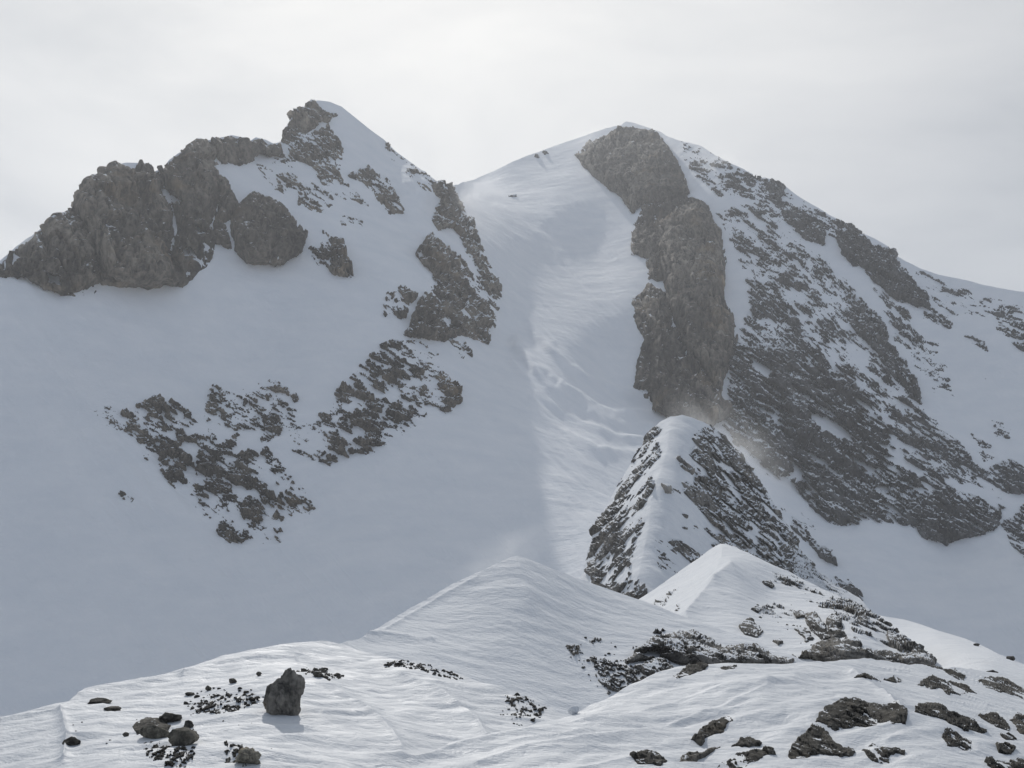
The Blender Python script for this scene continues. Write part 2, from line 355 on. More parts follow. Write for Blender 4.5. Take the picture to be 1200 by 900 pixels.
rock_patch('pinnacle_ridge', LM, [(1.05, 3, 14, [(506,260),(512,240),(523,214),(530,222),(558,262),(560,282),(545,280),(530,268),(512,270)]),
      (.85, 3, 8, [(536,270),(560,276),(572,300),(590,330),(590,354),(570,346),(555,312),(543,292)]),
      (1.0, 3, 14, [(486,298),(505,270),(520,288),(532,298),(548,330),(564,352),(575,375),(574,402),(545,392),(520,402),(500,396),(473,390),(490,358),(500,338),(506,320)]),
      (.78, 4, 3, [(445,346),(470,334),(492,344),(475,372),(448,370)]), (.72, 5, 2, [(538,300),(560,315),(585,360),(580,385),(560,360)]), (.7, 4, 3, [(560,350),(575,350),(580,385),(570,372)]), (.85, 3, 5, [(362,292),(378,272),(402,285),(416,326),(395,326),(364,306)])],
      M_rock_far, strata=-58, stretch=2.2, nscale=22, amp=.9, relief=5.5, step=1., seed=3.7, parent=LEFT, snow=0.)
rock_patch('lower_rock_band', LM, [(.60, 8, 2, [(385,470),(450,398),(500,398),(525,428),(542,460),(526,486),(495,490),(480,507),(440,530),(415,537),(380,547),(342,534),(340,505),(380,480)]),
      (.58, 8, 2, [(108,474),(150,480),(182,462),(238,488),(246,450),(275,458),(315,438),(352,465),(348,500),(312,520),(345,560),(368,592),(360,607),(322,612),(345,637),(268,637),(215,582),(180,547),(150,512),(112,490)]),
      (1.1, 2, 5, [(508,475),(525,455),(541,456),(542,470),(522,485)]), (.6, 2, 0, [(462,527),(472,518),(478,524),(470,534)]), (.55, 3, 0, [(118,575),(145,575),(170,592),(150,590)]),
      (.66, 3, 0, [(520,395),(545,400),(556,420),(540,418)])],
      M_rock_far, holes=[(.5, 6, [(232,492),(300,500),(305,530),(262,515)]), (.4, 5, [(345,480),(372,480),(345,520)])],
      strata=-32, stretch=2.0, nscale=14, amp=1.15, relief=3.6, step=1., seed=4.1, parent=LEFT, snow=0.)
print('left rocks', time.time()-T0)
# right mountain rock
rock_patch('summit_buttress', LM, [(1.25, 2, 50, [(672,182),(690,165),(712,156),(735,150),(765,152),(785,172),(800,200),(807,226),(785,236),(757,238),(740,250),(730,235),(700,212),(685,196)]),
      (1.25, 3, 42, [(772,238),(790,224),(830,238),(845,275),(853,300),(848,350),(862,372),(864,402),(852,440),(845,470),(830,440),(800,400),(780,350),(772,300),(768,262)]), (1.25, 3, 30, [(757,236),(772,236),(770,262),(774,300),(776,330),(757,325),(757,305),(740,300),(741,268)]), (1.25, 3, 36, [(760,330),(780,345),(800,400),(830,440),(848,470),(862,482),(835,500),(790,492),(765,482),(762,455),(762,430),(766,400),(757,370),(748,345)]),
      (.68, 5, 6, [(738,342),(765,340),(775,400),(775,470),(790,500),(760,480),(742,455),(744,425),(755,400),(738,372)])],
      M_rock_far, strata=75, stretch=2.6, nscale=45, amp=.4, relief=7, step=1., seed=5.5, parent=RIGHT, snow=-.2, bulgew=16, rough=.75, streak=.2)
rock_patch('ridge_rocks', LM, [(.6, 6, 1, [(795,163),(850,188),(895,210),(935,230),(1000,264),(1005,292),(950,262),(930,280),(880,240),(840,228),(806,198)]),
      (1.0, 3, 6, [(893,210),(905,206),(922,218),(918,236),(900,230)]), (1.05, 3, 10, [(914,246),(940,240),(965,262),(970,288),(945,282),(922,264)]),
      (.95, 3, 7, [(978,254),(1005,262),(1012,280),(1014,312),(1000,312),(984,296)]), (1.15, 3, 14, [(1008,276),(1045,292),(1065,318),(1088,345),(1092,362),(1075,360),(1050,352),(1025,332),(1008,310)]),
      (.8, 4, 5, [(1082,352),(1104,362),(1118,380),(1114,392),(1080,372)]), (.5, 6, 0, [(1062,312),(1100,326),(1150,345),(1140,370),(1110,372),(1086,340)]),
      (.8, 3, 3, [(1110,362),(1125,358),(1124,372),(1112,372)]),(.7,3,2,[(625,182),(640,176),(643,182),(630,185)])],
      M_rock_dark, strata=-58, stretch=2.8, nscale=16, amp=.95, relief=4.5, step=1., seed=6.2, parent=RIGHT, snow=0.)
rock_patch('streaked_slabs', LM, [(.60, 10, 1, [(838,246),(880,238),(960,298),(1005,345),(1003,402),(950,400),(900,340),(862,300)]),
      (.68, 10, 2, [(872,310),(905,318),(955,385),(990,440),(960,470),(900,430),(862,400),(880,360)]),
      (1.05, 4, 12, [(984,345),(1010,348),(1032,370),(1042,400),(1072,440),(1080,472),(1060,462),(1035,427),(1013,402),(988,370)]),
      (.56, 9, 1, [(950,330),(1000,345),(1010,400),(1040,430),(1065,470),(1045,500),(1000,440),(950,400)]), (.55, 8, 0, [(1050,470),(1085,478),(1130,520),(1170,560),(1120,570),(1070,530)]), (.58, 6, 0, [(1020,330),(1060,360),(1085,400),(1100,450),(1070,430),(1040,380)])],
      M_rock_dark, strata=-64, stretch=4.2, nscale=15, amp=.95, relief=4.2, step=1., seed=7.7, parent=RIGHT, snow=.1, streak=.8)
rock_patch('lower_rock_wall', LM, [(.80, 9, 12, [(850,400),(880,392),(950,420),(1000,430),(1042,500),(1062,545),(1100,585),(1128,628),(1100,634),(1065,614),(1020,611),(985,620),(960,602),(920,575),(890,548),(868,522),(845,500),(855,450)]),
      (.55, 8, 2, [(1035,460),(1075,470),(1150,540),(1182,570),(1182,600),(1140,630),(1100,635),(1060,560)]), (1.0, 4, 12, [(1062,600),(1100,572),(1150,585),(1178,592),(1165,620),(1112,637),(1080,628)]),
      (.85, 4, 4, [(1158,548),(1185,538),(1215,560),(1215,582),(1180,577)]), (.95, 4, 8, [(1170,612),(1200,590),(1225,650),(1215,665),(1188,642)]),
      (.9, 3, 4, [(915,592),(945,600),(976,642),(982,662),(962,652),(930,622)]), (.62, 4, 2, [(972,672),(1000,680),(1018,706),(990,702)])],
      M_rock_dark, holes=[(.95, 3, [(945,478),(965,488),(1000,510),(985,516),(958,500),(948,492)]), (.5, 6, [(880,418),(905,430),(900,455),(882,440)]), (.5, 7, [(1040,515),(1058,515),(1060,545),(1040,535)]),
      (.55, 5, [(905,560),(940,545),(945,600),(935,590)])],
      strata=-50, stretch=2.6, nscale=27, amp=.9, relief=5.5, step=1., seed=8.4, parent=RIGHT, snow=.1, streak=.7)
rock_patch('scattered_outcrops', LM, [(.72, 4, 1, [(1158,352),(1180,362),(1202,380),(1222,418),(1190,408),(1168,386)]), (.62, 4, 0, [(1128,394),(1156,398),(1160,412),(1140,408)]), (.66, 3, 0, [(1138,433),(1156,440),(1157,450),(1144,444)]),
      (.5, 6, 0, [(1070,385),(1100,400),(1120,470),(1095,462),(1075,425)]), (.42, 8, 0, [(1130,345),(1215,355),(1215,375),(1140,372)]), (.45, 6, 0, [(1135,505),(1165,520),(1172,545),(1150,545)]),
      (.45, 5, 0, [(1160,490),(1185,500),(1185,520),(1165,515)]), (.6, 2, 0, [(597,228),(604,226),(606,232),(598,232)])],
      M_rock_dark, strata=-30, stretch=1.8, nscale=13, amp=.95, relief=2.5, step=1., seed=9.1, parent=RIGHT, snow=0.)
print('right rocks', time.time()-T0)
# ================================================================== THE KNOLL
KSKY = [(640,760),(668,705),(683,668),(690,642),(700,612),(712,590),(722,572),(735,550),(748,530),(765,505),(775,494),(785,489),(800,488),(815,492),(832,498),(842,505),(852,516),(865,530),(876,542),(888,560),(898,574),(908,590),(918,605),(928,622),(935,640),
        (946,655),(960,672),(975,682),(992,692),(1008,702),(1020,716),(1032,730),(1050,745),(1080,778),(1120,820)]
KCTRL = [(785,489,500),(765,505,505),(740,540,500),(710,590,485),(690,640,465),(683,668,455),(668,705,445),(640,760,430),(782,530,462),(770,570,430),(758,620,400),(745,680,372),(720,620,438),(705,670,420),(700,720,385),
         (840,510,510),(820,540,468),(810,600,425),(860,560,495),(850,620,440),(895,590,500),(900,650,450),(930,640,490),(930,700,430),(800,660,392),(860,700,395),(760,740,340),(960,672,470),(1000,705,440),(980,740,380),(850,780,330),(1050,780,360),(1120,820,350),(650,830,330)]
def kdisp(x, y, P):
    X, Yw, Z = P[..., 0], P[..., 1], P[..., 2]
    a = math.radians(-35); u = X*math.cos(a)+Z*math.sin(a); v = -X*math.sin(a)+Z*math.cos(a)
    return 1.5*np.exp(-seg_dist(x, y, [(784,512),(782,530),(776,550),(763,590),(757,640),(748,680)])/22.)+1.5*fbm(X/30., Yw/30., Z/30., 3, .5, 3.)+.9*fbm(u/30., v/5., Yw/30, 3, .55, 6.)
LK = Layer(KSKY, KCTRL, 850, (630, 1125), 1.6, bslope=.9, disp=kdisp)
KNOLL = tag(LK.build('rocky_knoll', M_snow_mid), 'steep half snowed rocky knoll with a sharp snow crest in front of the right mountain', 'knoll', kind='structure')
rock_patch('slab_face', LK, [(.78, 7, 3, [(815,505),(832,497),(852,515),(876,541),(908,588),(935,638),(938,668),(960,700),(900,672),(870,650),(850,645),(820,600),(800,580),(800,565),(815,555),(808,535),(812,520)]),
      (.66, 4, 1, [(815,608),(850,625),(880,655),(905,675),(870,668),(835,640)]), (.7, 4, 1, [(795,540),(815,548),(812,556),(796,552)]), (.72, 4, 1, [(766,655),(790,640),(818,655),(812,665),(780,666)]),
      (.55, 5, 0, [(760,640),(790,630),(830,650),(850,690),(800,680),(770,670)]), (.55, 4, 0, [(775,570),(790,572),(798,582),(780,580)]), (.5, 4, 0, [(782,608),(800,602),(820,622),(800,620)]), (.8, 4, 2, [(842,500),(866,527),(890,560),(912,592),(932,628),(940,650),(925,660),(895,610),(870,580),(848,540)]), (.95, 4, 2, [(905,592),(922,612),(936,640),(960,672),(992,692),(1020,716),(1034,732),(1010,735),(975,712),(945,690),(925,655)]), (.85, 4, 3, [(930,640),(960,690),(1010,712),(1030,728),(1000,735),(960,720),(925,680)])],
      M_rock_mid, holes=[(.6, 5, [(850,568),(868,580),(862,592),(846,580)]), (.35, 6, [(880,610),(895,610),(890,650),(878,645)])],
      strata=-36, stretch=4.5, nscale=8, amp=.85, relief=1.0, step=.9, seed=11.2, parent=KNOLL, k=7, cap=.5, snow=.12, warp=5)
rock_patch('ribbed_flank', LK, [(.62, 7, 2, [(684,668),(692,636),(702,608),(722,570),(750,526),(768,503),(778,505),(768,535),(745,570),(738,600),(728,630),(722,665),(715,690),(700,688)]),
      (.5, 10, 0, [(720,560),(755,520),(775,530),(765,580),(750,640),(735,680),(712,690),(715,630)]), (.58, 6, 1, [(705,680),(735,640),(745,680),(770,700),(740,720),(715,700)]), (.5, 5, 0, [(745,690),(790,680),(780,705),(750,712)])],
      M_rock_mid, strata=48, stretch=4.5, nscale=6, amp=1.1, relief=1.2, step=.9, seed=12.9, parent=KNOLL, k=7, cap=.8, snow=.05, warp=5)
print('knoll', time.time()-T0)
# ================================================================== NEARER SNOW HILLS
def drift(scale, amp, ang, cross, seed, crests=()):
    def f(x, y, P):
        X, Yw = P[..., 0], P[..., 1]
        a = math.radians(ang); u = X*math.cos(a)+Yw*math.sin(a); v = -X*math.sin(a)+Yw*math.cos(a)
        wu = u+scale*.5*fbm(u/(scale*1.5), v/(scale*1.5), 0, 2, .5, seed+6); wv = v+cross*1.2*fbm(u/(scale*1.6), v/(scale*1.6), 0, 3, .5, seed+9)
        lf = fbm(X/(scale*3.), Yw/(scale*3.), 0, 2, .5, seed+2)
        pa = sst(-.2, .3, fbm(X/(scale*1.3), Yw/(scale*1.3), 0, 2, .5, seed+12))
        f1, e1, c1 = facets(wu/(scale*.8), wv/(cross*1.6), seed)
        n = fbm(wu/scale, wv/cross, 0, 2, .5, seed)
        r = 1-2*np.abs(perlin(wu/(scale*1.7)+seed, wv/(cross*2.1), seed))
        d = amp/(1+(Yw/(scale*18.))**4)*(2.2*lf+.9*n+pa*.45*r*r*r+.5*(1-pa)*f1*sst(0, .25, e1))
        for pts, w, h in crests:
            d = d+h*np.exp(-seg_dist(np.asarray(x), np.asarray(y), pts)/w)
        return d
    return f
CSKY = [(640,790),(690,745),(720,722),(745,704),(765,692),(790,675),(812,660),(832,647),(845,641),(858,643),(880,650),(895,657),(920,668),(940,678),(965,690),(985,698),(1005,708),(1030,724),(1050,740),(1070,755),(1090,770),(1104,778),(1130,800),(1160,840)]
CCTRL = [(845,641,305),(800,670,300),(745,704,290),(640,790,270),(845,665,268),(858,672,250),(830,705,228),(803,732,208),(780,770,190),(895,657,272),(900,700,235),(940,678,262),(950,730,205),(1005,708,235),(1000,750,178),
         (1050,740,205),(1090,770,175),(1100,800,165),(870,760,178),(760,730,235),(720,770,215),(870,840,140),(1000,830,148),(700,850,160),(1160,840,185)]
LC = Layer(CSKY, CCTRL, 850, (640, 1160), 1.4, bslope=.7, disp=drift(14, .6, -30, 4., 21., [([(846,650),(844,668),(836,695)], 12, 1.3), ([(857,675),(832,702),(804,734)], 14, 2.6)]))
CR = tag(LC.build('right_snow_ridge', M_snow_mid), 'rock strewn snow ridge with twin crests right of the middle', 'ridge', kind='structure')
DSKY = [(250,800),(330,768),(380,757),(430,744),(455,728),(480,713),(505,699),(530,684),(550,675),(568,667),(585,659),(598,654),(607,652),(620,656),(640,664),(670,675),(700,686),(735,698),(765,708),(800,721),(850,739),(880,748),(900,757),(930,770),(980,792),(1010,805)]
DCTRL = [(607,652,150),(530,684,142),(480,713,133),(430,744,120),(380,757,108),(250,800,96),(700,686,155),(765,708,156),(800,721,155),(850,739,152),(900,757,148),(980,792,138),(610,700,138),(602,760,126),(620,830,113),(540,740,128),(480,780,113),
         (700,740,139),(700,800,124),(790,750,142),(850,775,136),(760,800,124),(450,800,108),(350,800,99),(500,850,103),(700,860,112),(900,800,132),(900,850,122)]
LD = Layer(DSKY, DCTRL, 880, (250, 1010), 1.4, bslope=.7, disp=drift(10, .22, 20, 2.6, 31., [([(430,742),(460,744),(490,749),(508,749)], 2.2, .35), ([(452,738),(490,716),(530,692),(560,676)], 2.5, .25), ([(608,664),(613,680),(622,705)], 12, .35)]))
DR = tag(LD.build('middle_snow_hill', M_snow_mid), 'smooth pointed snow hill in the middle with a rocky right flank', 'hill', kind='structure')
ESKY = [(-250,905),(-120,872),(0,838),(40,829),(80,817),(100,806),(140,798),(180,789),(220,779),(260,768),(300,761),(330,757),(360,755),(380,755),(405,759),(430,766),(460,774),(500,783),(540,795),(580,806),(620,820),(660,838),(700,860),(740,885)]
ECTRL = [(-250,905,50),(0,838,60),(100,806,66),(200,785,69),(300,761,74),(380,755,78),(430,766,77),(500,783,73),(560,800,71),(620,820,68),(700,860,65),(200,830,59),(330,800,64),(330,850,55),(200,880,50),(100,850,55),(0,870,54),(450,830,63),(500,850,60),(600,860,60),
         (300,900,47),(0,930,46),(150,930,44),(450,900,50),(600,920,51),(740,885,62),(300,1000,37),(600,1000,41),(0,1000,39),(-250,1000,41),(700,1000,43)]
LE = Layer(ESKY, ECTRL, 1010, (-250, 740), 1.0, bslope=.6, disp=drift(5., .3, 25, 1.4, 41., [([(215,787),(262,776),(300,771),(345,772)], 3, .35), ([(0,846),(60,836),(120,828)], 3.5, .3), ([(470,800),(520,822),(560,850),(575,880)], 10, .35), ([(70,836),(78,860),(74,884)], 4, .25), ([(370,800),(430,840),(470,880)], 9, .3)]))
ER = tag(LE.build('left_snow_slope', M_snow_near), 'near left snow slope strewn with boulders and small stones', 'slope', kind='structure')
FSKY = [(340,950),(400,915),(440,902),(480,895),(520,886),(560,874),(600,860),(640,844),(680,826),(700,817),(730,805),(760,795),(800,785),(850,778),(900,775),(950,773),(985,772),(1020,774),(1060,778),(1100,781),(1150,786),(1200,795),(1300,822),(1450,870)]
FCTRL = [(340,950,33),(440,902,37),(520,886,40),(600,860,44),(680,826,50),(760,795,56),(850,778,61),(950,773,66),(1000,773,72),(1050,777,79),(1100,781,90),(1150,786,104),(1200,795,112),(1300,822,112),(1450,870,100),
         (1000,850,48),(850,850,47),(700,880,41),(1150,860,51),(1000,900,41),(600,900,38),(1200,900,45),(800,1000,30),(1200,1000,33),(1450,1000,38),(400,1000,27),(600,1000,28),(1000,800,59),(800,820,52),(1150,815,72),(1100,810,65)]
GSKY = [(960,700),(1000,712),(1035,722),(1060,726),(1080,732),(1100,739),(1130,748),(1150,756),(1170,766),(1200,778),(1300,815),(1450,868)]
GCTRL = [(960,700,360),(1035,722,330),(1100,739,285),(1150,756,240),(1200,778,190),(1300,815,150),(1450,868,130),(1000,775,260),(1050,780,215),(1100,785,165),(1150,787,126),(1200,796,132),(1300,823,128),(1100,840,90),(1200,840,90),(1000,840,120),(1450,900,110)]
LG = Layer(GSKY, GCTRL, 850, (960, 1440), 1.2, bslope=.5, disp=drift(9, .25, 30, 2.2, 61.))
GR = tag(LG.build('bright_snow_shoulder', M_snow_mid), 'sunlit snow shoulder falling to the right picture edge behind the near slope', 'slope', kind='structure')
LF = Layer(FSKY, FCTRL, 1010, (340, 1440), 1.0, bslope=.5, disp=drift(5., .25, 40, 1.2, 51., [([(440,900),(560,880),(680,850),(800,825),(930,800)], 9, .22), ([(560,900),(700,868),(840,838),(900,812)], 7, .18), ([(1000,790),(1030,812),(1060,845)], 9, .3)]))
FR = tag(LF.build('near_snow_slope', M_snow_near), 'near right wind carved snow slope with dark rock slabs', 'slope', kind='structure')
print('hills', time.time()-T0)
# ================================================================== NEAR OUTCROPS (each a thing)
def outcrop(name, L, pts, label, group=None, dens=1.15, soft=2.5, bulge=1., mat=None, step=.6, ns=1.2, relief=.35, strata=-15, stretch=2., amp=.5, seed=1., snow=-.15, cat='rock', warp=3., k=1.2, cap=.12, holes=(), kind=None, pad=5):
    polys = pts if isinstance(pts[0][0], float) and isinstance(pts[0][3], list) else [(dens, soft, bulge, pts)]
    q = [p for d in polys for p in d[3]]; thin = min(max(p[0] for p in q)-min(p[0] for p in q), max(p[1] for p in q)-min(p[1] for p in q))
    if thin < 14:
        polys = [(d[0]+.15, thin*.12, d[2], d[3]) for d in polys]; warp = min(warp, thin*.2); amp *= .7; step = min(step, .5)
    o = rock_patch(name, L, polys, mat or M_rock_near, holes=holes, strata=strata, stretch=stretch, nscale=ns, amp=amp, relief=relief, step=step, seed=seed, k=k, cap=cap,
                   snow=snow, warp=warp, bulgew=7, pad=pad, backpx=8, saw=.35)
    c = o.data.vertices; n = len(c); a = np.empty(n*3, np.float32); c.foreach_get('co', a); a = a.reshape(-1, 3)
    ctr = a.mean(0); ctr[2] = a[:, 2].min(); a -= ctr; c.foreach_set('co', a.ravel()); o.location = ctr.tolist()
    return tag(o, label, cat, group, kind)
SLABS = 'dark slabs breaking through the near right snow slope'
near = [
 ([(955,852),(968,835),(985,825),(1005,824),(1030,832),(1050,835),(1064,848),(1062,858),(1040,858),(1010,856),(985,858),(970,857)], 'large dark humped slab in the lower right snow, the biggest rock on the near slope', .8),
 ([(922,884),(935,868),(952,856),(972,860),(978,872),(1000,874),(1006,884),(985,888),(960,884),(945,890),(925,890)], 'ragged low slab just under and left of the large humped slab', .5),
 ([(1010,880),(1022,870),(1040,876),(1062,880),(1060,884),(1040,884),(1042,888),(1020,890)], 'small forked rock under the right end of the large humped slab', .3),
 ([(1074,846),(1078,829),(1100,827),(1115,836),(1140,850),(1158,860),(1130,859),(1100,850)], 'wedge shaped dark slab sloping down right, right of the large humped slab', .6),
 ([(1103,866),(1106,860),(1125,862),(1138,870),(1136,877),(1110,875)], 'small oval rock just beneath the wedge shaped slab', .3),
 ([(1074,799),(1092,792),(1110,800),(1130,803),(1146,813),(1120,812),(1100,806)], 'long thin dark slab lying above the wedge shaped slab', .4),
 ([(1143,796),(1160,794),(1180,796),(1202,808),(1225,822),(1200,820),(1175,810),(1155,806)], 'broad dark slab at the right picture edge, the highest big one there', .5),
 ([(1143,833),(1165,833),(1182,843),(1183,851),(1165,845)], 'thin slanting rock right of the wedge shaped slab', .3),
 ([(1182,840),(1195,836),(1222,850),(1220,862),(1195,854)], 'dark rock cut by the right picture edge beside the thin slanting rock', .35),
 ([(1105,786),(1120,784),(1132,792),(1130,797),(1112,792)], 'small dark rock near the foot of the far rocky ridge, right end', .35),
 ([(1083,781),(1098,779),(1106,784),(1092,785)], 'tiny flat dark rock left of the small dark rock near the ridge foot', .15),
 ([(1000,797),(1015,794),(1028,797),(1035,802),(1015,802)], 'low narrow dark rock on the smooth snow below the dark ridge wall', .15),
 ([(1034,792),(1048,791),(1058,795),(1045,796)], 'hair thin dark sliver of rock just right of the low narrow rock', .1),
 ([(789,797),(800,790),(808,784),(818,779),(826,779),(833,786),(820,792),(806,796),(793,801)], 'dark rock slanting up right on the very crest of the near slope', .5),
 ([(844,786),(855,783),(864,781),(862,786),(850,790)], 'small dark rock on the crest right of the slanting crest rock', .25),
 ([(810,868),(820,858),(836,846),(855,845),(858,850),(850,858),(838,862),(820,871)], 'smooth dark rock shaped like a fish, upper left of the lower middle cluster', .45),
 ([(857,872),(866,864),(880,861),(893,871),(890,875),(870,876)], 'rounded dark rock right of the fish shaped rock', .35),
 ([(793,893),(800,884),(820,882),(835,874),(846,870),(835,880),(822,886),(812,894),(800,898)], 'knobbly rock with a thin tail beneath the fish shaped rock', .35),
 ([(738,893),(752,886),(764,883),(784,893),(775,905),(748,902)], 'dark rock cut by the lower picture edge, leftmost of the lower middle cluster', .4),
 ([(838,903),(858,885),(870,882),(885,881),(906,878),(908,886),(895,888),(878,892),(870,902),(850,908)], 'long crooked dark rock at the lower picture edge left of the ragged low slab', .4),
 ([(1155,893),(1170,888),(1215,886),(1225,900),(1200,906),(1165,902)], 'dark rock in the bottom right corner of the picture', .35),
 ([(1166,876),(1178,874),(1190,880),(1185,885),(1170,882)], 'small rock just above the bottom right corner rock', .2),
 ([(1172,862),(1182,862),(1193,869),(1180,868)], 'little flat rock above the small bottom right rock', .12),
 ([(1168,744),(1150,762),(1140,766),(1155,768)], 'x', 0.),
]
for i, (p, lab, b) in enumerate(near):
    if lab == 'x': continue
    outcrop('rock_outcrop', LF, p, lab, SLABS, bulge=b*.3, seed=60+i*1.7, dens=1.02, amp=.5, warp=5., ns=.7, relief=.09, cap=.05, stretch=2.5, snow=-.32)
RIDGE_STONES = [(1184,773,11,6,'tiny dark stone on the bright right skyline ridge'), (1145,757,8,4,'tiny stone further left on the bright right skyline ridge'), (1163,789,13,6,'small grey stone midway down the bright right snow strip')]
# outcrops on the middle hill
outcrop('crag', LD, [(1.1, 3., 2.5, [(733,775),(745,762),(760,752),(775,746),(800,741),(812,740),(826,750),(838,758),(848,762),(870,755),(885,757),(905,770),(930,775),(925,785),(880,784),(840,786),(800,778),(775,772),(745,776)]),
     (.9, 3., 1., [(742,782),(760,774),(778,772),(790,785),(775,792),(755,790)]), (.85, 2., .4, [(765,742),(772,738),(784,740),(775,744)]), (.9, 2., .4, [(740,757),(747,755),(749,760),(741,761)])],
     'broad broken rock crag on the right flank of the middle snow hill', None, mat=M_rock_mid, ns=2.4, relief=.4, k=2.5, cap=.4, seed=71., snow=-.12, step=.7, amp=.75, holes=[(.7, 3, [(742,767),(765,762),(790,768),(770,770)]), (.6, 3, [(772,748),(790,748),(795,756),(778,752)])])
outcrop('scree_patch', LD, [(.62, 5., .3, [(690,768),(712,772),(740,782),(768,792),(760,805),(735,808),(712,812),(700,795)]), (.6, 3., .2, [(662,755),(680,755),(682,765),(672,770)]), (.6, 3., .2, [(688,750),(704,747),(706,757),(692,757)])],
     'speckled patch of half buried scree left of the broken rock crag', None, mat=M_rock_mid, ns=.8, relief=.16, k=1.6, cap=.2, seed=73., snow=-.05, step=.6, amp=1.1, stretch=1.3, cat='scree', kind='stuff')
# outcrops on the right ridge
for i, (p, lab, b) in enumerate([
   ([(935,772),(950,760),(965,752),(985,750),(1000,758),(1020,762),(1050,762),(1075,765),(1098,772),(1095,778),(1060,778),(1010,775),(970,774)], 'long dark undercut wall of rock at the foot of the twin crested ridge', 3.),
   ([(942,722),(955,718),(965,730),(975,745),(965,750),(955,742),(945,730)], 'leaning grey brown block above the left end of the dark wall', 2.),
   ([(968,728),(975,720),(985,720),(988,735),(992,742),(978,748),(970,740)], 'upright brown block right of the leaning block', 2.),
   ([(930,720),(940,718),(945,724),(934,726)], 'small dark rock left of the leaning block', 1.),
   ([(985,752),(992,746),(1004,748),(1010,755),(1000,758),(988,757)], 'pale grey rock capped with snow right above the dark wall', 1.2),
   ([(866,736),(878,728),(884,732),(896,739),(888,745),(872,744)], 'flat brown rock with a knob on top on the shaded side of the ridge', 1.),
   ([(930,736),(945,737),(955,745),(945,750),(935,742)], 'flat grey slab left of the dark wall', .8),
   ([(880,716),(887,712),(892,716),(888,720)], 'small dark rock high on the shaded ridge side', .5),
   ([(893,683),(902,681),(908,687),(905,690),(895,686)], 'dark square rock just below the ridge line', .8),
   ([(905,750),(914,748),(918,752),(912,756)], 'small brown rock between the crag and the dark wall', .5),
   ([(1000,711),(1006,710),(1009,717),(1002,716)], 'small dark rock high on the right end of the ridge', .8),
   ([(1005,724),(1014,722),(1017,730),(1008,731)], 'squarish brown rock lower on the right end of the ridge', .8),
   ([(1060,745),(1075,757),(1095,772),(1088,776),(1068,765),(1055,750)], 'striped slab forming the right tip of the twin crested ridge', 1.5),
   ([(903,778),(912,771),(930,769),(935,775),(918,779)], 'low dark rock peeping over the near slope left of the dark wall', 1.),
   ([(1040,738),(1052,745),(1062,756),(1050,755),(1038,745)], 'dusty grey slab just above the right tip of the ridge', 1.)]):
    outcrop('ridge_rock', LC, p, lab, 'rocks along the twin crested ridge', bulge=b, seed=110+i*2.3, mat=M_rock_mid, ns=2.5, relief=.4 if b > 1 else .2, k=3, cap=.4, snow=-.2, dens=1.1 if b > .9 else .9, amp=.6, warp=4.)
rock_patch('ridge_speckle', LC, [(.74, 6, 1.2, [(975,692),(1010,708),(1035,725),(1060,744),(1100,775),(1080,775),(1050,760),(1020,742),(990,720)]), (.5, 5, .5, [(900,660),(960,690),(1010,710),(1060,748),(1050,760),(1000,735),(950,708),(905,680)]), (.52, 4, 0, [(800,690),(765,705),(735,722),(745,735),(780,712)]), (.42, 5, 0, [(885,705),(935,712),(930,728),(890,722)]), (.5, 3, 0, [(788,722),(800,708),(796,728)])],
     M_rock_mid, strata=-38, stretch=3.5, nscale=3.5, amp=.95, relief=.8, step=.8, seed=14.4, parent=CR, k=3, cap=.4, snow=.03)
print('outcrops', time.time()-T0)
# ================================================================== LOOSE BOULDERS AND STONES
def rock_mesh(name, sub, seed, sx=1., sy=1., sz=1., mat=None, nf=16, rough=.12, lumps=()):
    r = np.random.default_rng(seed); bm = bmesh.new(); bmesh.ops.create_icosphere(bm, subdivisions=sub, radius=1)
    V = np.array([v.co[:] for v in bm.verts]); me = bpy.data.meshes.new(name); bm.to_mesh(me); bm.free()
    nn = r.normal(size=(nf, 3)); nn /= np.linalg.norm(nn, axis=1, keepdims=True); dd = r.uniform(.62, 1., nf)
    dot = V@nn.T; rr = np.where(dot > .05, dd/np.maximum(dot, .05), 9).min(1); rr = np.minimum(rr, 1.15)
    if lumps: rr = rr*.62
    for (cx, cy, cz, cr) in lumps:
        c = np.array([cx, cy, cz]); b = V@c; q = b*b-(c@c-cr*cr); rr = np.maximum(rr, np.where(q > 0, b+np.sqrt(np.maximum(q, 0)), 0))
    P = V*rr[:, None]
    nz = fbm(P[:, 0]*1.4+seed, P[:, 1]*1.4, P[:, 2]*1.4, 5, .6)*rough*2.2+ridged(P[:, 0]*2.2, P[:, 1]*2.2+seed, P[:, 2]*2.2, 3, .55)*rough*.45
    P = P*(1+nz[:, None])*np.array([sx, sy, sz])
    me.vertices.foreach_set('co', P.astype(np.float32).ravel()); me.update()
    at = me.attributes.new('dust', 'FLOAT', 'POINT')
    at.data.foreach_set('value', np.full(len(V), -.6, np.float32)); at = me.attributes.new('tone', 'FLOAT', 'POINT'); at.data.foreach_set('value', (.5+.4*nz/max(rough, .01)*.5).astype(np.float32))
    me.materials.append(mat or M_rock_near); me.polygons.foreach_set('use_smooth', np.ones(len(me.polygons), bool))
    return me
def ground(L, x, y):
    p = L.surf(np.array([[float(x)]]), np.array([[float(y)]]))[0, 0]; return p
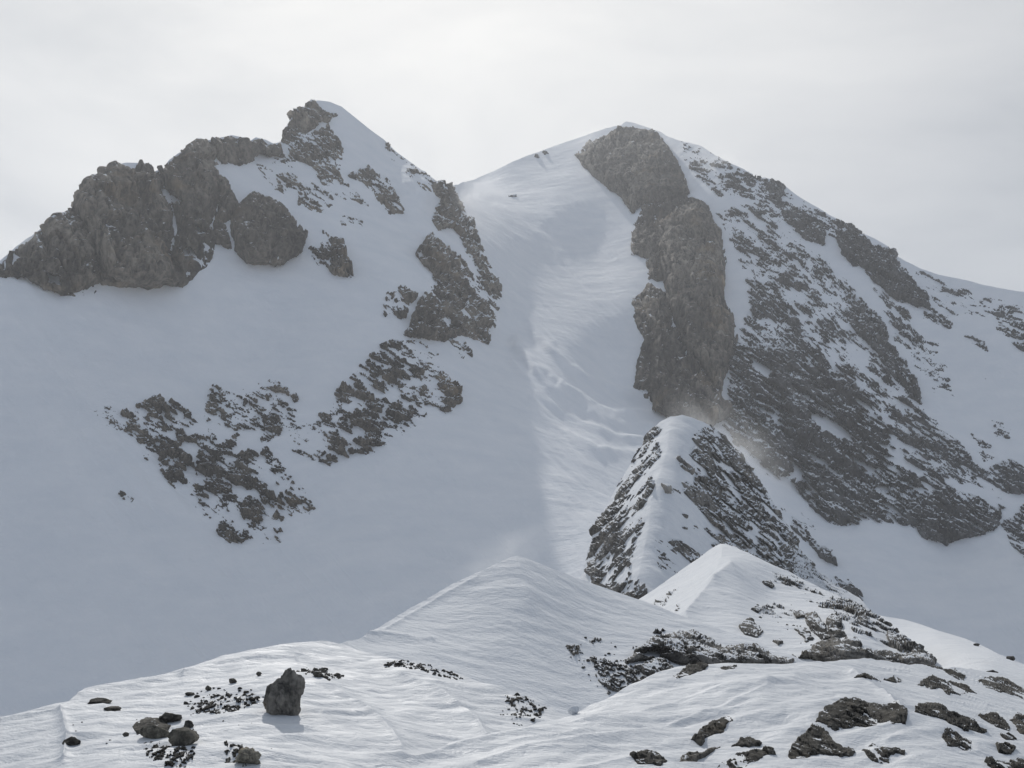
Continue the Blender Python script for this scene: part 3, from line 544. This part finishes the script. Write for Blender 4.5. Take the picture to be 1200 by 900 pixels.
def boulder(L, x, ybase, wpx, hpx, seed, label, group=None, sub=5, yaw=0., sink=.2, name='boulder', tilt=0., lumps=(), mat=None, cat='boulder', rough=.12):
    g = ground(L, x, ybase); m = g[1]/F; w = wpx*m/2; h = hpx*m/2
    me = rock_mesh(name, sub, seed, w, w*.95, h, mat, lumps=lumps, rough=rough)
    o = bpy.data.objects.new(name, me); col.objects.link(o)
    o.location = (g[0], g[1]+w*.3, g[2]+h*(1-sink)); o.rotation_euler = (0, tilt, yaw)
    return tag(o, label, cat, group)
M_boulder = rock_mat('lichen_grey_boulder', .3, (.06, .057, .053), (.24, .225, .2), .5, .7)
M_boulder_pale = rock_mat('ochre_grey_boulder', .25, (.06, .056, .048), (.2, .185, .15), .5, .7)
BG = 'boulders resting on the left snow slope'
boulder(LE, 332, 842, 44, 58, 12, 'tall knobbly boulder standing alone on the left slope, the tallest there', BG, 6, sink=.3, lumps=[(.15,0,.62,.42),(.42,0,.3,.48),(-.32,0,-.15,.66),(.05,-.1,-.1,.7),(.35,-.1,-.55,.42)], mat=M_boulder, rough=.2)
boulder(LE, 214, 876, 34, 24, 26, 'pale ochre grey boulder with a smooth rounded face in the left cluster', BG, 6, sink=.45, mat=M_boulder_pale, rough=.1)
boulder(LE, 179, 865, 28, 20, 31, 'rounded grey boulder left of the pale ochre one', BG, 6, sink=.5, mat=M_boulder_pale, rough=.13)
boulder(LE, 197, 845, 24, 13, 47, 'flat blackish boulder at the top of the left cluster', BG, 5, sink=.3, mat=M_rock_near)
boulder(LE, 220, 850, 11, 10, 52, 'small black pointed stone touching the pale ochre boulder', BG, 4, mat=M_rock_near)
boulder(LE, 83, 869, 18, 11, 61, 'small pyramid shaped rock alone on the far left snow', BG, 5, sink=.3, mat=M_rock_near)
boulder(LE, 132, 830, 18, 8, 77, 'flat dark rock near the left crest, right of another', BG, 5, sink=.35, mat=M_rock_near)
boulder(LE, 114, 824, 24, 7, 83, 'flattest dark rock near the left crest, leftmost of its pair', BG, 5, sink=.4, mat=M_rock_near)
boulder(LE, 244, 808, 6, 7, 91, 'pale standing stone below the left crest with a long shadow', BG, 4, mat=M_boulder_pale)
boulder(LE, 272, 801, 9, 7, 95, 'dark triangular stone just under the left crest', BG, 4, mat=M_rock_near)
boulder(LE, 303, 793, 6, 5, 97, 'tiny dark stone up slope of the tall knobbly boulder', BG, 4, mat=M_rock_near)
boulder(LE, 148, 860, 7, 5, 99, 'single little stone with a thin shadow left of the cluster', BG, 4, mat=M_rock_near)
boulder(LE, 222, 812, 12, 5, 101, 'thin dark slab between the crest and the cluster', BG, 4, sink=.35, mat=M_rock_near)
boulder(LE, 468, 786, 10, 5, 103, 'darkest stone at the left end of the row on the second crest', BG, 4, mat=M_rock_near)
boulder(LF, 673, 830, 12, 10, 107, 'white snow covered block on the edge of the near slope', None, 4, mat=M_snow_near, cat='snow block', name='snow_block')
boulder(LE, 288, 898, 26, 22, 109, 'rough pale clump of rock at the lower picture edge left of the shadow', BG, 5, sink=.3, mat=M_boulder_pale, rough=.3)
outcrop('rock_outcrop', LE, [(1.0, 2., .25, [(155,848),(170,838),(190,840),(200,850),(195,858),(178,856),(160,856)])], 'low ledge of dark rock the left boulder cluster rests on', BG, seed=131., ns=.8, relief=.05, k=.7, cap=.04, amp=.4, snow=-.4)
for k, (x, y, a, b, lab) in enumerate(RIDGE_STONES):
    boulder(LG, x, y, a, b, 140+k, lab, SLABS, 3, sink=.3, mat=M_rock_near, cat='stone', name='stone')
outcrop('scree_patch', LE, [(.42, 5., .1, [(215,822),(250,812),(300,815),(312,826),(285,836),(250,838),(225,835)]), (.45, 4., .1, [(345,788),(370,784),(400,794),(398,806),(362,800)])],
     'scree frozen into the snow on both sides of the tall knobbly boulder', None, seed=151., ns=.4, relief=.06, k=.5, cap=.06, amp=1.3, stretch=1.2, cat='scree', kind='stuff', snow=-.3)
outcrop('scree_patch', LE, [(.45, 4., .1, [(448,777),(480,776),(515,786),(542,798),(530,801),(490,792),(455,786)]), (.42, 4., .1, [(588,816),(612,818),(642,832),(630,842),(600,845)])],
     'dark line of scree frozen along the second crest in front of the middle hill', None, seed=161., ns=.4, relief=.06, k=.5, cap=.06, amp=1.3, stretch=1.3, cat='scree', kind='stuff', snow=-.3)
outcrop('scree_patch', LE, [(.40, 4., .1, [(262,868),(285,872),(302,892),(285,902),(262,895)]), (.40, 4., .1, [(165,868),(215,875),(235,892),(200,902),(170,895)])],
     'frozen rubble scattered at the lower edge of the picture below the boulders', None, seed=171., ns=.4, relief=.06, k=.5, cap=.06, amp=1.3, stretch=1.2, cat='scree', kind='stuff', snow=-.3)
variants = [rock_mesh('stone', 2, 200+i, 1, .9, .6, M_rock_near, 10, .14) for i in range(12)]
def scatter(L, poly, n, s0, s1, label, group, seed, cat='stone'):
    r = np.random.default_rng(seed); q = np.array(poly, float); out = 0
    xs, ys = [], []
    while len(xs) < n:
        x = r.uniform(q[:, 0].min(), q[:, 0].max()); y = r.uniform(q[:, 1].min(), q[:, 1].max())
        if poly_sd(np.array([x]), np.array([y]), poly)[0] > 0: xs.append(x); ys.append(y)
    P = L.surf(np.array([xs]), np.array([ys]))[0]
    for k in range(n):
        s = (s0+(s1-s0)*r.random()**2.5)*P[k][1]/F/2
        o = bpy.data.objects.new('stone', variants[r.integers(12)]); col.objects.link(o)
        o.location = (P[k][0], P[k][1], P[k][2]+s*.25); o.rotation_euler = (r.uniform(-.3, .3), r.uniform(-.3, .3), r.uniform(0, 6.28)); o.scale = (s, s, s)
        tag(o, label, cat, group)
scatter(LE, [(210,812),(250,806),(310,812),(312,825),(270,838),(235,835),(215,825)], 60, 2, 7, 'small dark stone in the speckled field left of the tall knobbly boulder', 'stones left of the tall boulder', 1)
scatter(LE, [(348,790),(385,785),(402,796),(392,812),(360,800)], 28, 2.5, 9, 'small dark stone in the row right of the tall knobbly boulder', 'stones right of the tall boulder', 2)
scatter(LE, [(165,875),(215,872),(235,885),(220,900),(175,900)], 36, 2, 6, 'small dark stone strewn below the left boulder cluster', 'stones below the boulder cluster', 3)
scatter(LE, [(445,778),(480,777),(510,786),(545,799),(535,801),(490,792),(450,786)], 55, 2, 5.5, 'small dark stone in the long row on the second crest', 'stones along the second crest', 4)
scatter(LE, [(590,812),(610,815),(645,834),(635,845),(610,852),(580,842)], 34, 2, 8, 'small dark stone on the tail of the second crest above the gully', 'stones on the crest tail', 5)
scatter(LD, [(685,745),(712,748),(745,780),(735,810),(705,812),(668,770)], 46, 1.6, 5.5, 'small dark stone in the scree left of the broken crag', 'stones beside the crag', 6)
scatter(LC, [(885,704),(935,710),(990,745),(960,760),(920,745),(890,725)], 26, 1.5, 4.5, 'small dark stone on the shaded side of the twin crested ridge', 'stones on the ridge', 7)
scatter(LE, [(60,850),(300,820),(330,880),(300,898),(60,890)], 22, 1.4, 3.5, 'tiny stray stone on the open left snow slope', 'stray stones on the left slope', 8)
print('stones', time.time()-T0)
# a snow floor under everything, out to the horizon
me = bpy.data.meshes.new('snow_ground'); s = 9000
me.from_pydata([(-s,-s,-170),(s,-s,-170),(s,s,-170),(-s,s,-170)], [], [(0,1,2,3)]); me.materials.append(M_snow_far)
o = bpy.data.objects.new('snow_ground', me); col.objects.link(o); tag(o, 'snow covered valley floor below the slopes', 'ground', kind='structure')
# ================================================================== AIR
def vol_mat(name, dens, colr, aniso=.6, puff=None):
    m = bpy.data.materials.new(name); m.use_nodes = True; t = m.node_tree; t.nodes.clear()
    out = t.nodes.new('ShaderNodeOutputMaterial'); v = t.nodes.new('ShaderNodeVolumePrincipled')
    v.inputs['Color'].default_value = (*colr, 1); v.inputs['Density'].default_value = dens; v.inputs['Anisotropy'].default_value = aniso
    t.links.new(v.outputs[0], out.inputs['Volume'])
    if puff:
        tc = t.nodes.new('ShaderNodeTexCoord'); ln = node(t, 'ShaderNodeVectorMath', operation='LENGTH'); t.links.new(tc.outputs['Object'], ln.inputs[0])
        fo = ramp(t, ln.outputs['Value'], [(0., 1.), (.95, 0.)]); fo.color_ramp.interpolation = 'EASE'
        n = noise(t, tc.outputs['Object'], puff, 4, .6, .3); nr = ramp(t, n.outputs['Fac'], [(.42, 0.), (.72, 1.)])
        a = node(t, 'ShaderNodeMath', operation='MULTIPLY'); t.links.new(fo.outputs[0], a.inputs[0]); t.links.new(nr.outputs[0], a.inputs[1])
        b = node(t, 'ShaderNodeMath', operation='MULTIPLY'); t.links.new(a.outputs[0], b.inputs[0]); b.inputs[1].default_value = dens
        t.links.new(b.outputs[0], v.inputs['Density'])
    return m
HAZE = 0.0001
bm = bmesh.new(); bmesh.ops.create_cube(bm, size=1); me = bpy.data.meshes.new('haze'); bm.to_mesh(me); bm.free()
hz = bpy.data.objects.new('haze', me); col.objects.link(hz); hz.scale = (19000, 19000, 1000); hz.location = (0, 0, -171+500)
me.materials.append(vol_mat('thin_blown_snow_air', HAZE, (.95, .97, 1.), .4)); tag(hz, 'thin bright haze of blown snow filling the air', 'haze', kind='stuff')
def plume(x, y, D, rx, ry, rz, tilt, dens, label, puff=1.6):
    p = world(np.array(float(x)), np.array(float(y)), np.array(float(D)))
    bm = bmesh.new(); bmesh.ops.create_icosphere(bm, subdivisions=3, radius=1); me = bpy.data.meshes.new('spindrift'); bm.to_mesh(me); bm.free()
    o = bpy.data.objects.new('spindrift', me); col.objects.link(o); o.location = p.tolist(); o.scale = (rx, ry, rz); o.rotation_euler = (0, math.radians(tilt), 0)
    me.materials.append(vol_mat('blown_snow', dens, (1, 1, 1), .5, puff)); tag(o, label, 'spindrift', 'plumes of blown snow', 'stuff')
plume(38, 305, 900, 32, 30, 30, -60, .03, 'faint plume of blown snow at the foot of the far left cliff')
plume(855, 525, 520, 42, 25, 22, 45, .05, 'plume of blown snow rising off the right shoulder of the knoll')
plume(930, 690, 455, 20, 12, 10, 50, .07, 'faint blown snow along the lower right foot of the knoll')
plume(590, 648, 152, 9, 6, 3.5, -25, .10, 'faint blown snow off the tip of the middle hill')
plume(845, 190, 1600, 60, 40, 35, 32, .014, 'blown snow streaming over the right summit ridge')
plume(540, 235, 1350, 40, 30, 25, 30, .02, 'blown snow at the col beside the pinnacles')
plume(690, 160, 1660, 50, 30, 14, -25, .02, 'blown snow off the rounded right summit')
# ================================================================== SKY, SUN, CAMERA
SUN_EL, SUN_AZ = math.radians(36.5), math.radians(-9.6)      # azimuth from straight ahead, negative = left
sd = Vector((math.sin(SUN_AZ)*math.cos(SUN_EL), math.cos(SUN_AZ)*math.cos(SUN_EL), math.sin(SUN_EL)))
sun = bpy.data.lights.new('sun', 'SUN'); sun.energy = 2.0; sun.angle = math.radians(.6); sun.color = (1, .965, .91)
so = bpy.data.objects.new('sun', sun); col.objects.link(so); so.rotation_euler = sd.to_track_quat('Z', 'Y').to_euler()
w = bpy.data.worlds.new('World'); bpy.context.scene.world = w; w.use_nodes = True; t = w.node_tree
bg = t.nodes['Background']
sk = t.nodes.new('ShaderNodeTexSky'); sk.sky_type = 'NISHITA'; sk.sun_disc = False; sk.sun_elevation = SUN_EL; sk.sun_rotation = SUN_AZ; sk.altitude = 2500; sk.dust_density = 2
bg.inputs['Strength'].default_value = .1
tc = t.nodes.new('ShaderNodeTexCoord')
dt = node(t, 'ShaderNodeVectorMath', operation='DOT_PRODUCT'); t.links.new(tc.outputs['Generated'], dt.inputs[0]); dt.inputs[1].default_value = sd
gl = ramp(t, dt.outputs['Value'], [(0., (2.0,2.4,3.1)), (.5, (3.05,3.5,4.1)), (.78, (4.6,4.75,4.9)), (.88, (5.9,5.95,6.0)), (.95, (7.4,7.4,7.3)), (1., (8.8,8.7,8.4))])
mp = node(t, 'ShaderNodeMapping'); mp.inputs['Scale'].default_value = (1.2, 1.2, 3.2); mp.inputs['Rotation'].default_value = (0, math.radians(14), 0); t.links.new(tc.outputs['Generated'], mp.inputs['Vector'])
cn = noise(t, mp.outputs[0], 2.2, 6, .55, .4)
cr = ramp(t, cn.outputs['Fac'], [(.32, (.77,.785,.80)), (.5, (.97,.97,.965)), (.68, (1.10,1.09,1.07))])
mu = node(t, 'ShaderNodeMix', data_type='RGBA', blend_type='MULTIPLY'); mu.inputs['Factor'].default_value = 1; t.links.new(gl.outputs[0], mu.inputs['A']); t.links.new(cr.outputs[0], mu.inputs['B'])
mx = node(t, 'ShaderNodeMix', data_type='RGBA'); mx.inputs['Factor'].default_value = .88; t.links.new(sk.outputs[0], mx.inputs['A']); t.links.new(mu.outputs['Result'], mx.inputs['B'])
t.links.new(mx.outputs['Result'], bg.inputs['Color'])
cam = bpy.data.cameras.new('camera'); cam.lens = 36*F/W; cam.clip_start = .1; cam.clip_end = 30000
co = bpy.data.objects.new('camera', cam); col.objects.link(co); co.location = (0, 0, 0); co.rotation_euler = (math.pi/2+PITCH, 0, 0)
sc = bpy.context.scene; sc.camera = co
sc.view_settings.view_transform = 'Standard'; sc.view_settings.look = 'None'; sc.view_settings.exposure = .16; sc.view_settings.gamma = 1
sc.cycles.volume_bounces = 1; sc.cycles.max_bounces = 6; sc.cycles.volume_max_steps = 128
print('done', time.time()-T0)
